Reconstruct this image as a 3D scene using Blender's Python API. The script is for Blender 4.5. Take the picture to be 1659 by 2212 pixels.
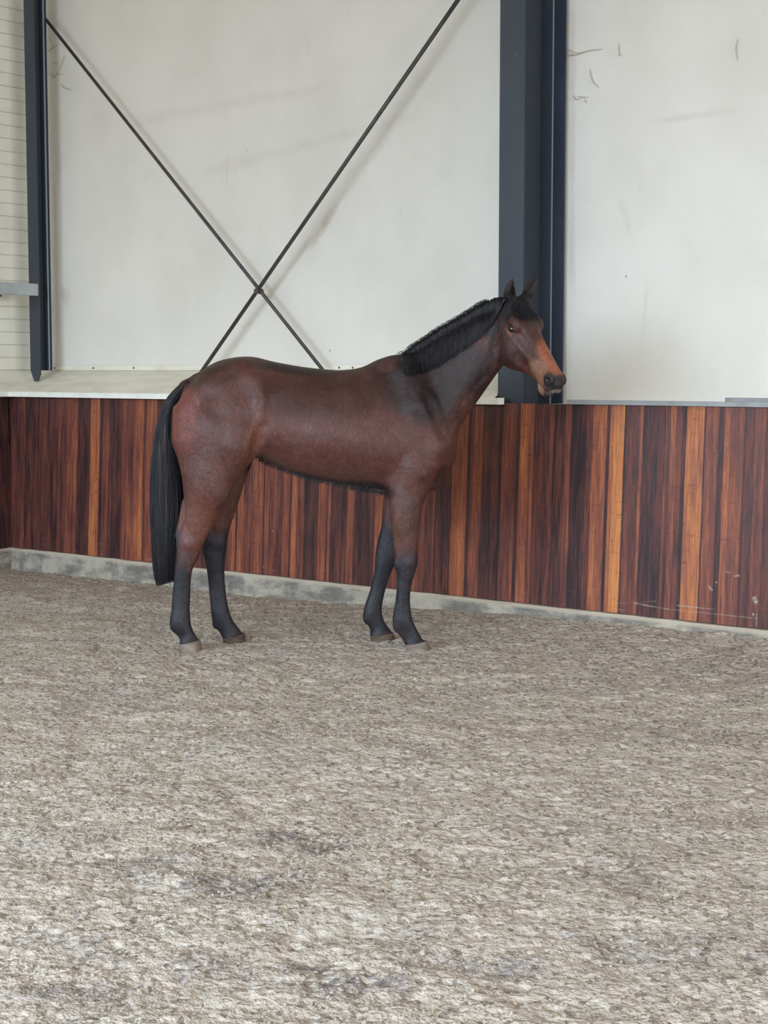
import bpy, math, random
import numpy as np
from mathutils import Vector, Matrix
from mathutils.bvhtree import BVHTree

# ------------------------------------------------------------------ camera, light, exposure
for o in list(bpy.data.objects): bpy.data.objects.remove(o)
S = bpy.context.scene
COL = S.collection
FPX, CXP, CYP, CAMH = 3480.0, 829.5, 1106.0, 1.5
PITCH = math.atan(306.0/FPX)
cd = bpy.data.cameras.new('camera'); cam = bpy.data.objects.new('camera', cd); COL.objects.link(cam)
cam.location = (0, 0, CAMH); cam.rotation_euler = (math.pi/2-PITCH, 0, 0)
cd.sensor_fit = 'HORIZONTAL'; cd.sensor_width = 36.0; cd.lens = FPX/1659.0*36.0
cd.clip_start = 0.05; cd.clip_end = 200
S.camera = cam
S.view_settings.view_transform = 'Standard'; S.view_settings.look = 'None'
S.view_settings.gamma = 1.0; S.view_settings.exposure = 0.0
S.view_settings.use_curve_mapping = False

w = bpy.data.worlds.new('sky'); S.world = w; w.use_nodes = True
bgn = w.node_tree.nodes['Background']
bgn.inputs[0].default_value = (0.80, 0.90, 1.0, 1); bgn.inputs[1].default_value = 1.0

def area(name, loc, rot, sx, sy, power, color, spread=math.pi):
    l = bpy.data.lights.new(name, 'AREA'); l.shape = 'RECTANGLE'; l.size = sx; l.size_y = sy
    l.energy = power; l.color = color; l.spread = spread
    o = bpy.data.objects.new(name, l); COL.objects.link(o); o.location = loc; o.rotation_euler = rot
    return o

# wall frame: s along the long wall, y behind it, z up
WANG = math.atan2(-4.0, 4.92)
WO = Vector((-2.90, 12.48, 0))
WD = Vector((math.cos(WANG), math.sin(WANG), 0)); WM = Vector((-math.sin(WANG), math.cos(WANG), 0))
WMAT = Matrix.Translation(WO) @ Matrix.Rotation(WANG, 4, 'Z')
def WP(s, n, z): return WO + WD*s - WM*n + Vector((0, 0, z))        # n = towards the arena
# daylight through the open long side of the hall behind the photographer; the other two lamps are added fills
area('daylight_side_opening', WP(3.5, 13.4, 3.0), (math.radians(90-40), 0, WANG+math.pi+math.pi), 23, 3.0, 2330, (0.67, 0.83, 1.0), math.radians(108))
area('overhead_fill_light', WP(8, 4.6, 5.55), (0, 0, WANG), 22, 1.6, 120, (1.0, 0.88, 0.70))  # added warm fill from overhead, under a closed ceiling
area('end_fill_light', WP(26, 6.5, 3.2), (math.radians(84), 0, WANG+math.pi/2), 11, 3.0, 1900, (0.90, 0.94, 1.0))  # added fill from the right end to brighten the ribbed left wall

# ------------------------------------------------------------------ helpers
def sl(c): return c/12.92 if c <= 0.04045 else ((c+0.055)/1.055)**2.4
def rgb(r, g, b): return (sl(r/255), sl(g/255), sl(b/255), 1)
def ray(px, py):
    a = (px-CXP)/FPX; b = -(py-CYP)/FPX; c, s = math.cos(PITCH), math.sin(PITCH)
    return Vector((a, c+b*s, -s+b*c))
def PX(px, py, Y):
    d = ray(px, py); t = Y/d.y
    return Vector((d.x*t, Y, CAMH+d.z*t))
def topx(p):
    c, s = math.cos(PITCH), math.sin(PITCH)
    zc = p[1]*c-(p[2]-CAMH)*s; yc = p[1]*s+(p[2]-CAMH)*c
    return CXP+FPX*p[0]/zc, CYP-FPX*yc/zc
def onwall(px, py, n):
    d = ray(px, py); P = WO - WM*n; C = Vector((0, 0, CAMH))
    t = (P-C).dot(WM)/d.dot(WM); q = C+d*t
    return (q-WO).dot(WD), q.z

class NT:
    def __init__(s, name):
        s.m = bpy.data.materials.new(name); s.m.use_nodes = True; s.t = s.m.node_tree; s.n = s.t.nodes; s.l = s.t.links
        s.b = s.n['Principled BSDF']; s.tc = s.n.new('ShaderNodeTexCoord')
    def inp(s, sock, v):
        if hasattr(v, 'node') or isinstance(v, bpy.types.NodeSocket): s.l.new(v, sock)
        elif v is not None: sock.default_value = v
    def mapping(s, scale, rot=(0, 0, 0), loc=(0, 0, 0), src=None):
        m = s.n.new('ShaderNodeMapping'); s.l.new(src or s.tc.outputs['Object'], m.inputs[0])
        m.inputs['Scale'].default_value = scale; m.inputs['Rotation'].default_value = rot; m.inputs['Location'].default_value = loc
        return m.outputs[0]
    def noise(s, scale, detail=4, rough=.55, vec=None, dist=0):
        k = s.n.new('ShaderNodeTexNoise'); k.inputs['Scale'].default_value = scale; k.inputs['Detail'].default_value = detail
        k.inputs['Roughness'].default_value = rough; k.inputs['Distortion'].default_value = dist
        s.l.new(vec or s.tc.outputs['Object'], k.inputs['Vector']); return k.outputs['Fac']
    def voro(s, scale, vec=None, feature='F1', out='Distance'):
        k = s.n.new('ShaderNodeTexVoronoi'); k.feature = feature; k.inputs['Scale'].default_value = scale
        s.l.new(vec or s.tc.outputs['Object'], k.inputs['Vector']); return k.outputs[out]
    def ramp(s, fac, stops, interp='LINEAR'):
        r = s.n.new('ShaderNodeValToRGB'); e = r.color_ramp.elements; r.color_ramp.interpolation = interp
        while len(e) < len(stops): e.new(0.5)
        for el, (p, c) in zip(e, stops):
            el.position = p; el.color = c if hasattr(c, '__len__') else (c, c, c, 1)
        s.l.new(fac, r.inputs[0]); return r.outputs[0]
    def mix(s, fac, a, b, mode='MIX'):
        k = s.n.new('ShaderNodeMix'); k.data_type = 'RGBA'; k.blend_type = mode
        s.inp(k.inputs[0], fac); s.inp(k.inputs[6], a); s.inp(k.inputs[7], b); return k.outputs[2]
    def math(s, op, a, b=None, c=None):
        k = s.n.new('ShaderNodeMath'); k.operation = op; s.inp(k.inputs[0], a)
        if b is not None: s.inp(k.inputs[1], b)
        if c is not None: s.inp(k.inputs[2], c)
        return k.outputs[0]
    def maprange(s, v, a, b, c=0., d=1., smooth=True):
        k = s.n.new('ShaderNodeMapRange'); k.interpolation_type = 'SMOOTHSTEP' if smooth else 'LINEAR'
        s.inp(k.inputs[0], v); k.inputs[1].default_value = a; k.inputs[2].default_value = b
        k.inputs[3].default_value = c; k.inputs[4].default_value = d; return k.outputs[0]
    def sep(s, v=None):
        k = s.n.new('ShaderNodeSeparateXYZ'); s.l.new(v or s.tc.outputs['Object'], k.inputs[0]); return k.outputs
    def attr(s, name, out='Color'):
        k = s.n.new('ShaderNodeAttribute'); k.attribute_name = name; return k.outputs[out]
    def bump(s, h, strength=.3, dist=.01, normal=None):
        k = s.n.new('ShaderNodeBump'); k.inputs['Strength'].default_value = strength; k.inputs['Distance'].default_value = dist
        s.l.new(h, k.inputs['Height'])
        if normal: s.l.new(normal, k.inputs['Normal'])
        s.l.new(k.outputs[0], s.b.inputs['Normal']); return k.outputs[0]
    def done(s, color=None, rough=.7, metal=0, spec=None, sheen=None):
        s.inp(s.b.inputs['Base Color'], color); s.inp(s.b.inputs['Roughness'], rough); s.b.inputs['Metallic'].default_value = metal
        if spec is not None: s.b.inputs['Specular IOR Level'].default_value = spec
        if sheen is not None: s.b.inputs['Sheen Weight'].default_value = sheen
        return s.m

def tag(o, label=None, cat=None, group=None, kind=None):
    if label: o['label'] = label
    if cat: o['category'] = cat
    if group: o['group'] = group
    if kind: o['kind'] = kind
    return o

class MB:
    def __init__(s): s.v = []; s.f = []
    def add(s, vs, fs):
        k = len(s.v); s.v += [tuple(v) for v in vs]; s.f += [tuple(i+k for i in f) for f in fs]
    def box(s, x0, x1, y0, y1, z0, z1):
        s.add([(x0,y0,z0),(x1,y0,z0),(x1,y1,z0),(x0,y1,z0),(x0,y0,z1),(x1,y0,z1),(x1,y1,z1),(x0,y1,z1)],
              [(0,3,2,1),(4,5,6,7),(0,1,5,4),(1,2,6,5),(2,3,7,6),(3,0,4,7)])
    def prism(s, prof, x0, x1):                     # profile in (y,z) swept along x
        n = len(prof); s.add([(x0,y,z) for y,z in prof]+[(x1,y,z) for y,z in prof],
              [tuple(range(n)), tuple(range(2*n-1, n-1, -1))]+[(i, n+i, n+(i+1)%n, (i+1)%n) for i in range(n)])
    def tube(s, pts, rad, seg=8, cap=True):
        pts = [Vector(p) for p in pts]; n = len(pts); rad = rad if hasattr(rad, '__len__') else [rad]*n
        vs = []; ref = Vector((0.13, 0.31, 0.94)).normalized()
        for i, p in enumerate(pts):
            t = (pts[min(i+1, n-1)]-pts[max(i-1, 0)]).normalized()
            a = t.cross(ref)
            if a.length < .05: a = t.cross(Vector((1, 0, 0)))
            a.normalize(); b = t.cross(a)
            for j in range(seg):
                q = 2*math.pi*j/seg; vs.append(p+(a*math.cos(q)+b*math.sin(q))*rad[i])
        fs = [(i*seg+j, i*seg+(j+1)%seg, (i+1)*seg+(j+1)%seg, (i+1)*seg+j) for i in range(n-1) for j in range(seg)]
        if cap: fs += [tuple(range(seg))[::-1], tuple(range((n-1)*seg, n*seg))]
        s.add(vs, fs)
    def build(s, name, mat, parent=None, matrix=None, smooth=False, bevel=0):
        me = bpy.data.meshes.new(name); me.from_pydata(s.v, [], s.f); me.update()
        if smooth: me.polygons.foreach_set('use_smooth', [True]*len(me.polygons))
        me.materials.append(mat); o = bpy.data.objects.new(name, me); COL.objects.link(o)
        if matrix is not None: o.matrix_world = matrix
        if parent: o.parent = parent
        if bevel:
            b = o.modifiers.new('bevel', 'BEVEL'); b.width = bevel; b.segments = 2; b.limit_method = 'ANGLE'
        return o

def npmesh(name, V, F, mat, parent=None, smooth=True, cols=None):
    me = bpy.data.meshes.new(name); V = np.asarray(V, np.float32); F = np.asarray(F, np.int32); k = F.shape[1]
    me.vertices.add(len(V)); me.vertices.foreach_set('co', V.ravel())
    me.loops.add(F.size); me.loops.foreach_set('vertex_index', F.ravel())
    me.polygons.add(len(F)); me.polygons.foreach_set('loop_start', np.arange(0, F.size, k, dtype=np.int32))
    me.polygons.foreach_set('loop_total', np.full(len(F), k, np.int32))
    me.update(calc_edges=True); me.validate()
    if smooth: me.polygons.foreach_set('use_smooth', np.ones(len(me.polygons), bool))
    if cols is not None:
        a = me.color_attributes.new('coat', 'FLOAT_COLOR', 'POINT'); a.data.foreach_set('color', np.asarray(cols, np.float32).ravel())
    me.materials.append(mat); o = bpy.data.objects.new(name, me); COL.objects.link(o)
    if parent: o.parent = parent
    return o

def hash2(ix, iy, seed):
    h = (ix.astype(np.int64)*374761393 + iy.astype(np.int64)*668265263 + seed*1442695041) & 0xffffffff
    h = ((h ^ (h >> 13))*1274126177) & 0xffffffff
    return ((h ^ (h >> 16)) & 0xffff)/65535.0
def vnoise(x, y, seed=0):
    ix = np.floor(x); iy = np.floor(y); fx = x-ix; fy = y-iy
    fx = fx*fx*(3-2*fx); fy = fy*fy*(3-2*fy)
    a = hash2(ix, iy, seed); b = hash2(ix+1, iy, seed); c = hash2(ix, iy+1, seed); d = hash2(ix+1, iy+1, seed)
    return (a*(1-fx)+b*fx)*(1-fy)+(c*(1-fx)+d*fx)*fy - .5
# ------------------------------------------------------------------ materials of the hall
t = NT('white_panel'); p = t.sep()
n1 = t.noise(1.3, 5, .6, t.mapping((1, 1, .8))); n2 = t.noise(9, 4, .6, t.mapping((1, 1, .25)))
c = t.mix(t.maprange(n1, .35, .75), rgb(218, 213, 204), rgb(208, 203, 193))
c = t.mix(t.maprange(n2, .62, .85, 0, .35), c, rgb(176, 168, 156))
def smear(x0, z0, x1, z1, wd, amt, colr):           # a long brown smear on the panel between two points
    global c
    L = math.hypot(x1-x0, z1-z0); ux, uz = (x1-x0)/L, (z1-z0)/L
    dx = t.math('SUBTRACT', p[0], x0); dz = t.math('SUBTRACT', p[2], z0)
    al = t.math('ADD', t.math('MULTIPLY', dx, ux), t.math('MULTIPLY', dz, uz))
    ac = t.math('ABSOLUTE', t.math('SUBTRACT', t.math('MULTIPLY', dx, uz), t.math('MULTIPLY', dz, ux)))
    ac = t.math('ADD', ac, t.math('MULTIPLY', t.math('SUBTRACT', t.noise(6, 4), .5), wd*1.6))
    m = t.math('MULTIPLY', t.maprange(ac, 0., wd, amt, 0), t.math('MULTIPLY', t.maprange(al, -.15, .15), t.maprange(al, L-.2, L+.2, 1, 0)))
    m = t.math('MULTIPLY', m, t.maprange(t.noise(5, 5, .7), .3, .65, .35, 1))
    c = t.mix(m, c, colr)
for (a, b_, wd, amt) in (((470, 790), (640, 560), .035, .32), ((640, 560), (760, 400), .04, .32), ((680, 520), (705, 480), .035, .8),
                         ((760, 400), (960, 110), .05, .22), ((1346, 455), (1356, 490), .03, .4), ((1395, 640), (1390, 700), .02, .25),
                         ((120, 60), (128, 400), .05, .22), ((118, 400), (125, 720), .035, .22), ((1236, 20), (1236, 640), .035, .25),
                         ((430, 375), (900, 250), .06, .12), ((300, 260), (700, 190), .07, .12), ((1420, 262), (1590, 238), .03, .15)):
    s0, z0 = onwall(*a, -.45); s1, z1 = onwall(*b_, -.45); smear(s0, z0, s1, z1, wd, amt, rgb(150, 130, 112))
c = t.mix(t.math('MULTIPLY', t.maprange(t.voro(2.1), 0, .028, 1, 0), .7), c, rgb(105, 98, 88))
t.bump(t.noise(60, 3), .08, .002)
M_wall = t.done(c, .55, spec=.3)

t = NT('ribbed_panel'); p = t.sep()
c = t.mix(t.maprange(t.noise(2.2, 4), .3, .7), rgb(236, 233, 218), rgb(222, 219, 204))
c = t.mix(t.maprange(t.noise(5, 5, .7, t.mapping((1, .35, 3))), .58, .75, 0, .4), c, rgb(170, 160, 142))
g = t.math('PINGPONG', p[2], .05); t.bump(t.maprange(g, 0, .006), .9, .004)
c = t.mix(t.maprange(g, 0, .004, .45, 0), c, rgb(150, 146, 135))
M_rib = t.done(c, .5)

t = NT('cream_flashing'); c = t.mix(t.maprange(t.noise(3, 5, .65, t.mapping((1, 3, 3))), .35, .75), rgb(226, 222, 206), rgb(206, 200, 182))
M_flash = t.done(c, .5)
t = NT('cream_moulding'); M_mould = t.done(t.mix(t.maprange(t.noise(8, 4), .4, .7, 0, .5), rgb(236, 236, 226), rgb(214, 214, 202)), .45)
t = NT('rusty_screw'); M_screw = t.done(rgb(110, 98, 82), .6, .4)
t = NT('steel_paint'); p = t.sep()
c = t.mix(t.maprange(t.noise(3.5, 5, .65, t.mapping((1, 1, .5))), .35, .7), rgb(48, 55, 64), rgb(57, 62, 69))
c = t.mix(t.math('MULTIPLY', t.maprange(t.voro(7.5), 0, .05, 1, 0), .5), c, rgb(150, 140, 122))
t.bump(t.noise(90, 2), .1, .001)
M_steel = t.done(c, .5, spec=.4)
t = NT('steel_paint_edge'); M_edge = t.done(rgb(118, 130, 140), .45)
t = NT('steel_paint_navy'); M_navy = t.done(t.mix(t.maprange(t.noise(4, 4), .4, .7), rgb(36, 41, 54), rgb(44, 48, 61)), .55, spec=.35)
t = NT('brace_steel'); M_brace = t.done(t.mix(t.maprange(t.noise(14, 3), .35, .7), rgb(58, 56, 56), rgb(78, 70, 62)), .5, .2)
t = NT('galvanised_rail'); M_galv = t.done(t.mix(t.maprange(t.noise(5, 4), .35, .7), rgb(168, 174, 176), rgb(150, 155, 156)), .45, .2)
t = NT('grey_cap'); M_cap = t.done(t.mix(t.maprange(t.noise(5, 5), .35, .7), rgb(148, 150, 150), rgb(128, 128, 126)), .5, .1)

t = NT('kick_board_wood'); p = t.sep()
pl = t.attr('plank', 'Fac')
v1 = t.noise(1, 4, .6, t.mapping((42, 42, .9))); v2 = t.noise(1, 3, .6, t.mapping((150, 150, 2.2))); v3 = t.noise(1, 3, .5, t.mapping((9, 9, 1.3)))
f = t.math('ADD', t.math('MULTIPLY_ADD', pl, .86, .02), t.math('MULTIPLY', t.math('SUBTRACT', v1, .5), .95))
f = t.math('ADD', f, t.math('MULTIPLY', t.math('SUBTRACT', v2, .5), .75))
f = t.math('ADD', f, t.math('MULTIPLY', t.math('SUBTRACT', v3, .5), .5))
c = t.ramp(f, [(0.0, rgb(46, 31, 33)), (.2, rgb(82, 46, 42)), (.42, rgb(110, 61, 49)), (.65, rgb(146, 84, 58)), (1.0, rgb(192, 122, 66))])
cr = t.noise(1, 4, .7, t.mapping((14, 14, 46)))
c = t.mix(t.maprange(cr, .56, .74, 0, .6), c, rgb(62, 38, 34))
c = t.mix(t.math('MULTIPLY', t.maprange(t.voro(5.5, t.mapping((1, 1, .8))), 0, .022, 1, 0), .8), c, rgb(176, 166, 152))
scn = t.noise(70, 3, .6)
def mark(x0, z0, x1, z1, wd, amt):
    global c
    L = max(math.hypot(x1-x0, z1-z0), .001); ux, uz = (x1-x0)/L, (z1-z0)/L
    dx = t.math('SUBTRACT', p[0], x0); dz = t.math('SUBTRACT', p[2], z0)
    al = t.math('ADD', t.math('MULTIPLY', dx, ux), t.math('MULTIPLY', dz, uz)); al = t.math('SUBTRACT', al, t.math('MINIMUM', t.math('MAXIMUM', al, 0.), L))
    ac = t.math('SUBTRACT', t.math('MULTIPLY', dx, uz), t.math('MULTIPLY', dz, ux))
    d_ = t.math('ADD', t.math('SQRT', t.math('ADD', t.math('MULTIPLY', al, al), t.math('MULTIPLY', ac, ac))), t.math('MULTIPLY', t.math('SUBTRACT', scn, .5), wd*1.8))
    c = t.mix(t.math('MULTIPLY', t.maprange(d_, wd*.2, wd, amt*.8, 0), t.maprange(cr, .35, .6, .1, 1)), c, rgb(176, 168, 158))
for a, b_, wd, am in (((1374, 1302), (1445, 1315), .005, .6), ((1445, 1315), (1640, 1335), .004, .45), ((1466, 1307), (1545, 1315), .005, .6), ((1330, 1303), (1420, 1298), .003, .35),
                      ((1632, 1292), (1636, 1300), .018, .9), ((1630, 1326), (1631, 1328), .009, .9), ((1534, 1266), (1540, 1274), .010, .7), ((1549, 1257), (1550, 1258), .007, .8),
                      ((1570, 1234), (1577, 1237), .009, .6), ((1590, 1244), (1598, 1243), .009, .6), ((1340, 1142), (1341, 1143), .006, .9), ((590, 1147), (591, 1148), .007, .8),
                      ((572, 1224), (573, 1225), .006, .8), ((594, 1231), (595, 1232), .006, .8), ((1503, 1317), (1503, 1330), .004, .5), ((1638, 1325), (1637, 1350), .004, .6)):
    s0, z0 = onwall(a[0], a[1], -.02); s1, z1 = onwall(b_[0], b_[1], -.02); mark(s0, z0, s1, z1, wd, am)
lowd = t.math('MULTIPLY', t.maprange(p[2], .13, .30, 1, 0), t.maprange(t.noise(1, 4, .7, t.mapping((5, 5, 40), (0, .06, 0))), .60, .72, 0, .45))
c = t.mix(lowd, c, rgb(160, 150, 138))
t.bump(t.math('ADD', v2, cr), .25, .002)
M_wood = t.done(c, t.maprange(v1, .3, .7, .38, .55), spec=.35)

t = NT('kerb_concrete'); p = t.sep()
c = t.mix(t.maprange(t.noise(3.2, 6, .7, t.mapping((1, 1, 2.2))), .38, .62), rgb(110, 105, 98), rgb(170, 161, 146))
c = t.mix(t.maprange(t.noise(1, 5, .7, t.mapping((9, 9, 1.5))), .5, .7, 0, .6), c, rgb(92, 92, 92))
c = t.mix(t.maprange(p[2], .095, .118), c, rgb(176, 164, 146))
t.bump(t.noise(30, 5, .7), .5, .01)
M_kerb = t.done(c, .9)

t = NT('arena_sand'); p = t.sep()
n0 = t.noise(1.1, 5, .6); n1 = t.noise(6, 5, .65); n2 = t.noise(45, 3, .6); n3 = t.noise(110, 3, .6)
v = t.voro(58, t.mapping((1, 1, 1)), 'SMOOTH_F1'); v2_ = t.voro(130, None, 'F1')
c = t.mix(t.maprange(n1, .36, .66), rgb(186, 175, 163), rgb(166, 155, 143))
c = t.mix(t.maprange(n0, .50, .70, 0, .5), c, rgb(168, 163, 157))
dk = t.math('MULTIPLY', t.maprange(t.noise(1.7, 4, .6, t.mapping((.75, 1.5, 1), loc=(3.7, 1.2, 0))), .58, .70, 0, 1), t.maprange(n2, .40, .58))
c = t.mix(t.math('MULTIPLY', dk, .5), c, rgb(112, 106, 110))
def gpt(px, py):
    d = ray(px, py); q = CAMH/-d.z; return (d.x*q, d.y*q)
brk = t.math('MULTIPLY', t.maprange(n2, .36, .56), t.maprange(n1, .30, .55)); wb = t.math('SUBTRACT', t.noise(2.6, 4), .5)
for px, py, rx, ry, am in ((655,1822,.17,.10,.85),(470,1925,.22,.10,.6),(730,2108,.26,.07,.85),(380,2085,.16,.07,.6),(1340,1895,.18,.12,.45),(1500,2050,.3,.09,.45),
        (1080,2085,.16,.05,.5),(620,1905,.10,.05,.5),(900,1640,.14,.14,.35),(300,1880,.2,.08,.35),(170,2150,.2,.05,.5),(1500,1580,.25,.2,.25),(220,1500,.4,.3,.22)):
    gx, gy = gpt(px, py)
    ex = t.math('DIVIDE', t.math('SUBTRACT', p[0], gx), rx); ey = t.math('DIVIDE', t.math('SUBTRACT', p[1], gy), ry*1.6)
    d_ = t.math('ADD', t.math('SQRT', t.math('ADD', t.math('MULTIPLY', ex, ex), t.math('MULTIPLY', ey, ey))), wb)
    c = t.mix(t.math('MULTIPLY', t.math('MULTIPLY', t.maprange(d_, .45, 1.25, 1, 0), brk), am), c, rgb(100, 94, 99))
gr = t.n.new('ShaderNodeSeparateColor'); t.l.new(t.voro(62, t.mapping((1, .8, 1)), 'F1', 'Color'), gr.inputs[0])
c = t.mix(t.maprange(gr.outputs[0], .82, .90, 0, .62), c, rgb(98, 90, 82))
c = t.mix(t.maprange(gr.outputs[1], .93, .98, 0, .3), c, rgb(204, 197, 186))
c = t.mix(t.maprange(n2, .58, .72, 0, .6), c, rgb(122, 111, 101))
c = t.mix(t.maprange(n3, .62, .74, 0, .5), c, rgb(110, 99, 90))
c = t.mix(t.maprange(n3, .28, .40, .35, 0), c, rgb(206, 198, 186))
c = t.mix(t.math('MULTIPLY', t.maprange(t.voro(5), 0, .022, 1, 0), .8), c, rgb(232, 226, 214))
t.bump(t.math('ADD', t.math('MULTIPLY', v, -.9), t.math('ADD', t.math('MULTIPLY', v2_, -.35), t.math('MULTIPLY', n2, .9))), .65, .012)
M_sand = t.done(c, .95, spec=.12)
t = NT('sand_clod'); M_clod = t.done(t.mix(t.maprange(t.noise(9, 4), .35, .7), rgb(164, 153, 140), rgb(128, 118, 106)), .95, spec=.1)
t = NT('roof_panel'); M_roof = t.done(rgb(192, 174, 146), .7)
t = NT('straw'); M_straw = t.done(rgb(150, 132, 104), .8)
t = NT('twig_bark'); M_twig = t.done(rgb(112, 96, 80), .9)
t = NT('dusty_web'); M_web = t.done(rgb(188, 172, 152), .95)

# ------------------------------------------------------------------ structure
LEAN = .055; KB, KT = .13, 1.305; NW = -.45; NL = -.20
SMAX = 30
m = MB(); m.box(NL, SMAX, -NW, -NW+.12, -.1, 5.6); tag(m.build('wall_back', M_wall, matrix=WMAT), kind='structure')
m = MB(); m.box(NL-.12, NL, -13.5, -NW+.12, -.1, 5.6); tag(m.build('wall_left', M_rib, matrix=WMAT), kind='structure')
m = MB(); m.box(SMAX, SMAX+.12, -13.5, -NW+.12, -.1, 5.6); tag(m.build('wall_right', M_wall, matrix=WMAT), kind='structure')
m = MB(); m.box(NW, SMAX, -13.65, -13.5, -.1, 1.3); tag(m.build('wall_front', M_wall, matrix=WMAT), kind='structure')
m = MB(); m.box(NW-.2, SMAX+.2, -14.2, -NW+.2, 5.6, 5.75); tag(m.build('ceiling', M_roof, matrix=WMAT), kind='structure')

# sand floor: one height field, fine where the camera stands near it
def lines(a):
    out = []
    for lo, hi, st in a: out += list(np.arange(lo, hi, st))
    return np.array(out)
xs = lines([(-22, -3.6, .8), (-3.6, -1.6, .02), (-1.6, 1.75, .0085), (1.75, 2.6, .02), (2.6, 24, .8)])
ys = lines([(-16, 3.2, .6), (3.2, 6.5, .0085), (6.5, 9.2, .012), (9.2, 13.4, .02), (13.4, 34, 1.0)])
GX, GY = np.meshgrid(xs, ys)
def sand_h(X, Y):
    s_ = (X-WO.x)*WD.x+(Y-WO.y)*WD.y; n_ = -((X-WO.x)*WM.x+(Y-WO.y)*WM.y)
    base = np.interp(s_, [-.5, 0, 1.2, 1.9, 2.6, 3.8, 4.9, 6.4, 9], [-.045, -.045, -.03, -.02, -.02, .025, .068, .09, .09])
    h = base*np.exp(-np.maximum(n_-.03, 0)/.45)
    h = h + .030*vnoise(X*1.6, Y*1.6, 1)*np.clip((n_)/1.2, .1, 1) + .018*vnoise(X*5, Y*5, 2) + .012*vnoise(X*13, Y*13, 3)
    a = vnoise(X*34, Y*34, 4); b = vnoise(X*75, Y*75, 5)
    h = h + .011*np.minimum(a, .12) + .006*b - .012*np.clip(vnoise(X*22+7, Y*22, 6)-.28, 0, 1)*3
    return h
GZ = sand_h(GX, GY)
nx, ny = len(xs), len(ys)
idx = np.arange(nx*ny).reshape(ny, nx)
F = np.stack([idx[:-1, :-1], idx[:-1, 1:], idx[1:, 1:], idx[1:, :-1]], -1).reshape(-1, 4)
fl = npmesh('floor', np.stack([GX, GY, GZ], -1).reshape(-1, 3), F, M_sand); tag(fl, kind='structure')

# ------------------------------------------------------------------ kick boards and what tops them
ST = [(-400,.2),(-60,.3),(-30,.12),(0,.2),(5,.62),(19,.25),(45,.42),(53,.12),(75,.2),(100,.16),(125,.3),(143,.48),(165,.12),(193,.72),(213,.06),(220,.42),(234,.14),
 (262,.4),(288,.66),(308,.2),(314,.55),(335,.2),(360,.35),(378,.12),(405,.5),(425,.2),(452,.3),(470,.15),(484,.3),(497,.68),(510,.08),(514,.62),(527,.3),(544,.5),(569,.04),(572,.45),
 (597,.28),(612,.5),(626,.08),(629,.6),(642,.28),(650,.42),(657,.12),(688,.6),(704,.22),(709,.66),(714,.2),(750,.5),(764,.2),(776,.12),(810,.55),(828,.2),
 (850,.4),(870,.15),(890,.5),(900,.35),(917,.2),(935,.45),(939,.14),(974,.68),(1006,.05),(1013,.32),(1020,.5),(1037,.14),(1046,.2),(1075,.06),(1080,.44),(1110,.1),
 (1118,.7),(1138,.5),(1148,.18),(1180,.34),(1190,.12),(1215,.4),(1228,.04),(1262,.2),(1274,.58),(1304,.05),(1311,.7),(1320,.98),(1342,.05),(1347,.34),(1375,.6),
 (1382,.14),(1430,.42),(1434,.24),(1442,.55),(1455,.34),(1467,.05),(1476,.8),(1514,.03),(1518,.44),(1545,.1),(1558,.6),(1572,.4),(1600,.06),(1606,.2),(1625,.35),(1648,.16)]
def kick(name, segs, ang_mat, label):
    rnd = random.Random(4); V = []; Fc = []; att = []
    NZ = 8
    for (s0, s1, val) in segs:
        off = rnd.uniform(0, .0016)
        for k in range(NZ+1):
            z = KB+(KT-KB)*k/NZ; y = LEAN*k/NZ - off
            V += [(s0, y, z), (s1, y, z), (s1, y+.03, z), (s0, y+.03, z)]; att += [val]*4
        b0 = len(V)-4*(NZ+1)
        for k in range(NZ):
            q = b0+4*k
            Fc += [(q, q+1, q+5, q+4), (q+1, q+2, q+6, q+5), (q+2, q+3, q+7, q+6), (q+3, q, q+4, q+7)]
        q = b0+4*NZ; Fc += [(q, q+1, q+2, q+3), (b0+3, b0+2, b0+1, b0)]
    me = bpy.data.meshes.new(name); me.from_pydata(V, [], Fc); me.update()
    a = me.attributes.new('plank', 'FLOAT', 'POINT'); a.data.foreach_set('value', att)
    me.materials.append(M_wood); o = bpy.data.objects.new(name, me); COL.objects.link(o); o.matrix_world = ang_mat
    return tag(o, label, 'kickboard')
segs = [(-.056, 0, .2)]; sv = [(max(onwall(x, 1070, -.022)[0], 0), v) for x, v in ST if x >= 0]
rnd = random.Random(9); s_ = sv[-1][0]
while s_ < 20:
    s_ += rnd.uniform(.03, .12); sv.append((s_, rnd.choice([.1, .2, .15, .4, .5, .3, .65])))
for (a, v), (b, _) in zip(sv[:-1], sv[1:]):
    if b-a > .001: segs.append((a, b, v))
kick('kickboard', segs, WMAT, 'long reddish brown timber kickboard of vertical planks behind the horse')
segs = []; s_ = 0
while s_ < 11.99: q = min(s_+rnd.uniform(.04, .12), 12.05); segs.append((s_, q, rnd.choice([.1, .2, .15, .4, .5, .3]))); s_ = q
EM = WMAT @ Matrix.Rotation(math.pi/2, 4, 'Z') @ Matrix.Translation((-12.0, 0, 0))
kick('kickboard', segs, EM, 'short stretch of timber kickboard turning the corner at the far left edge')

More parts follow.
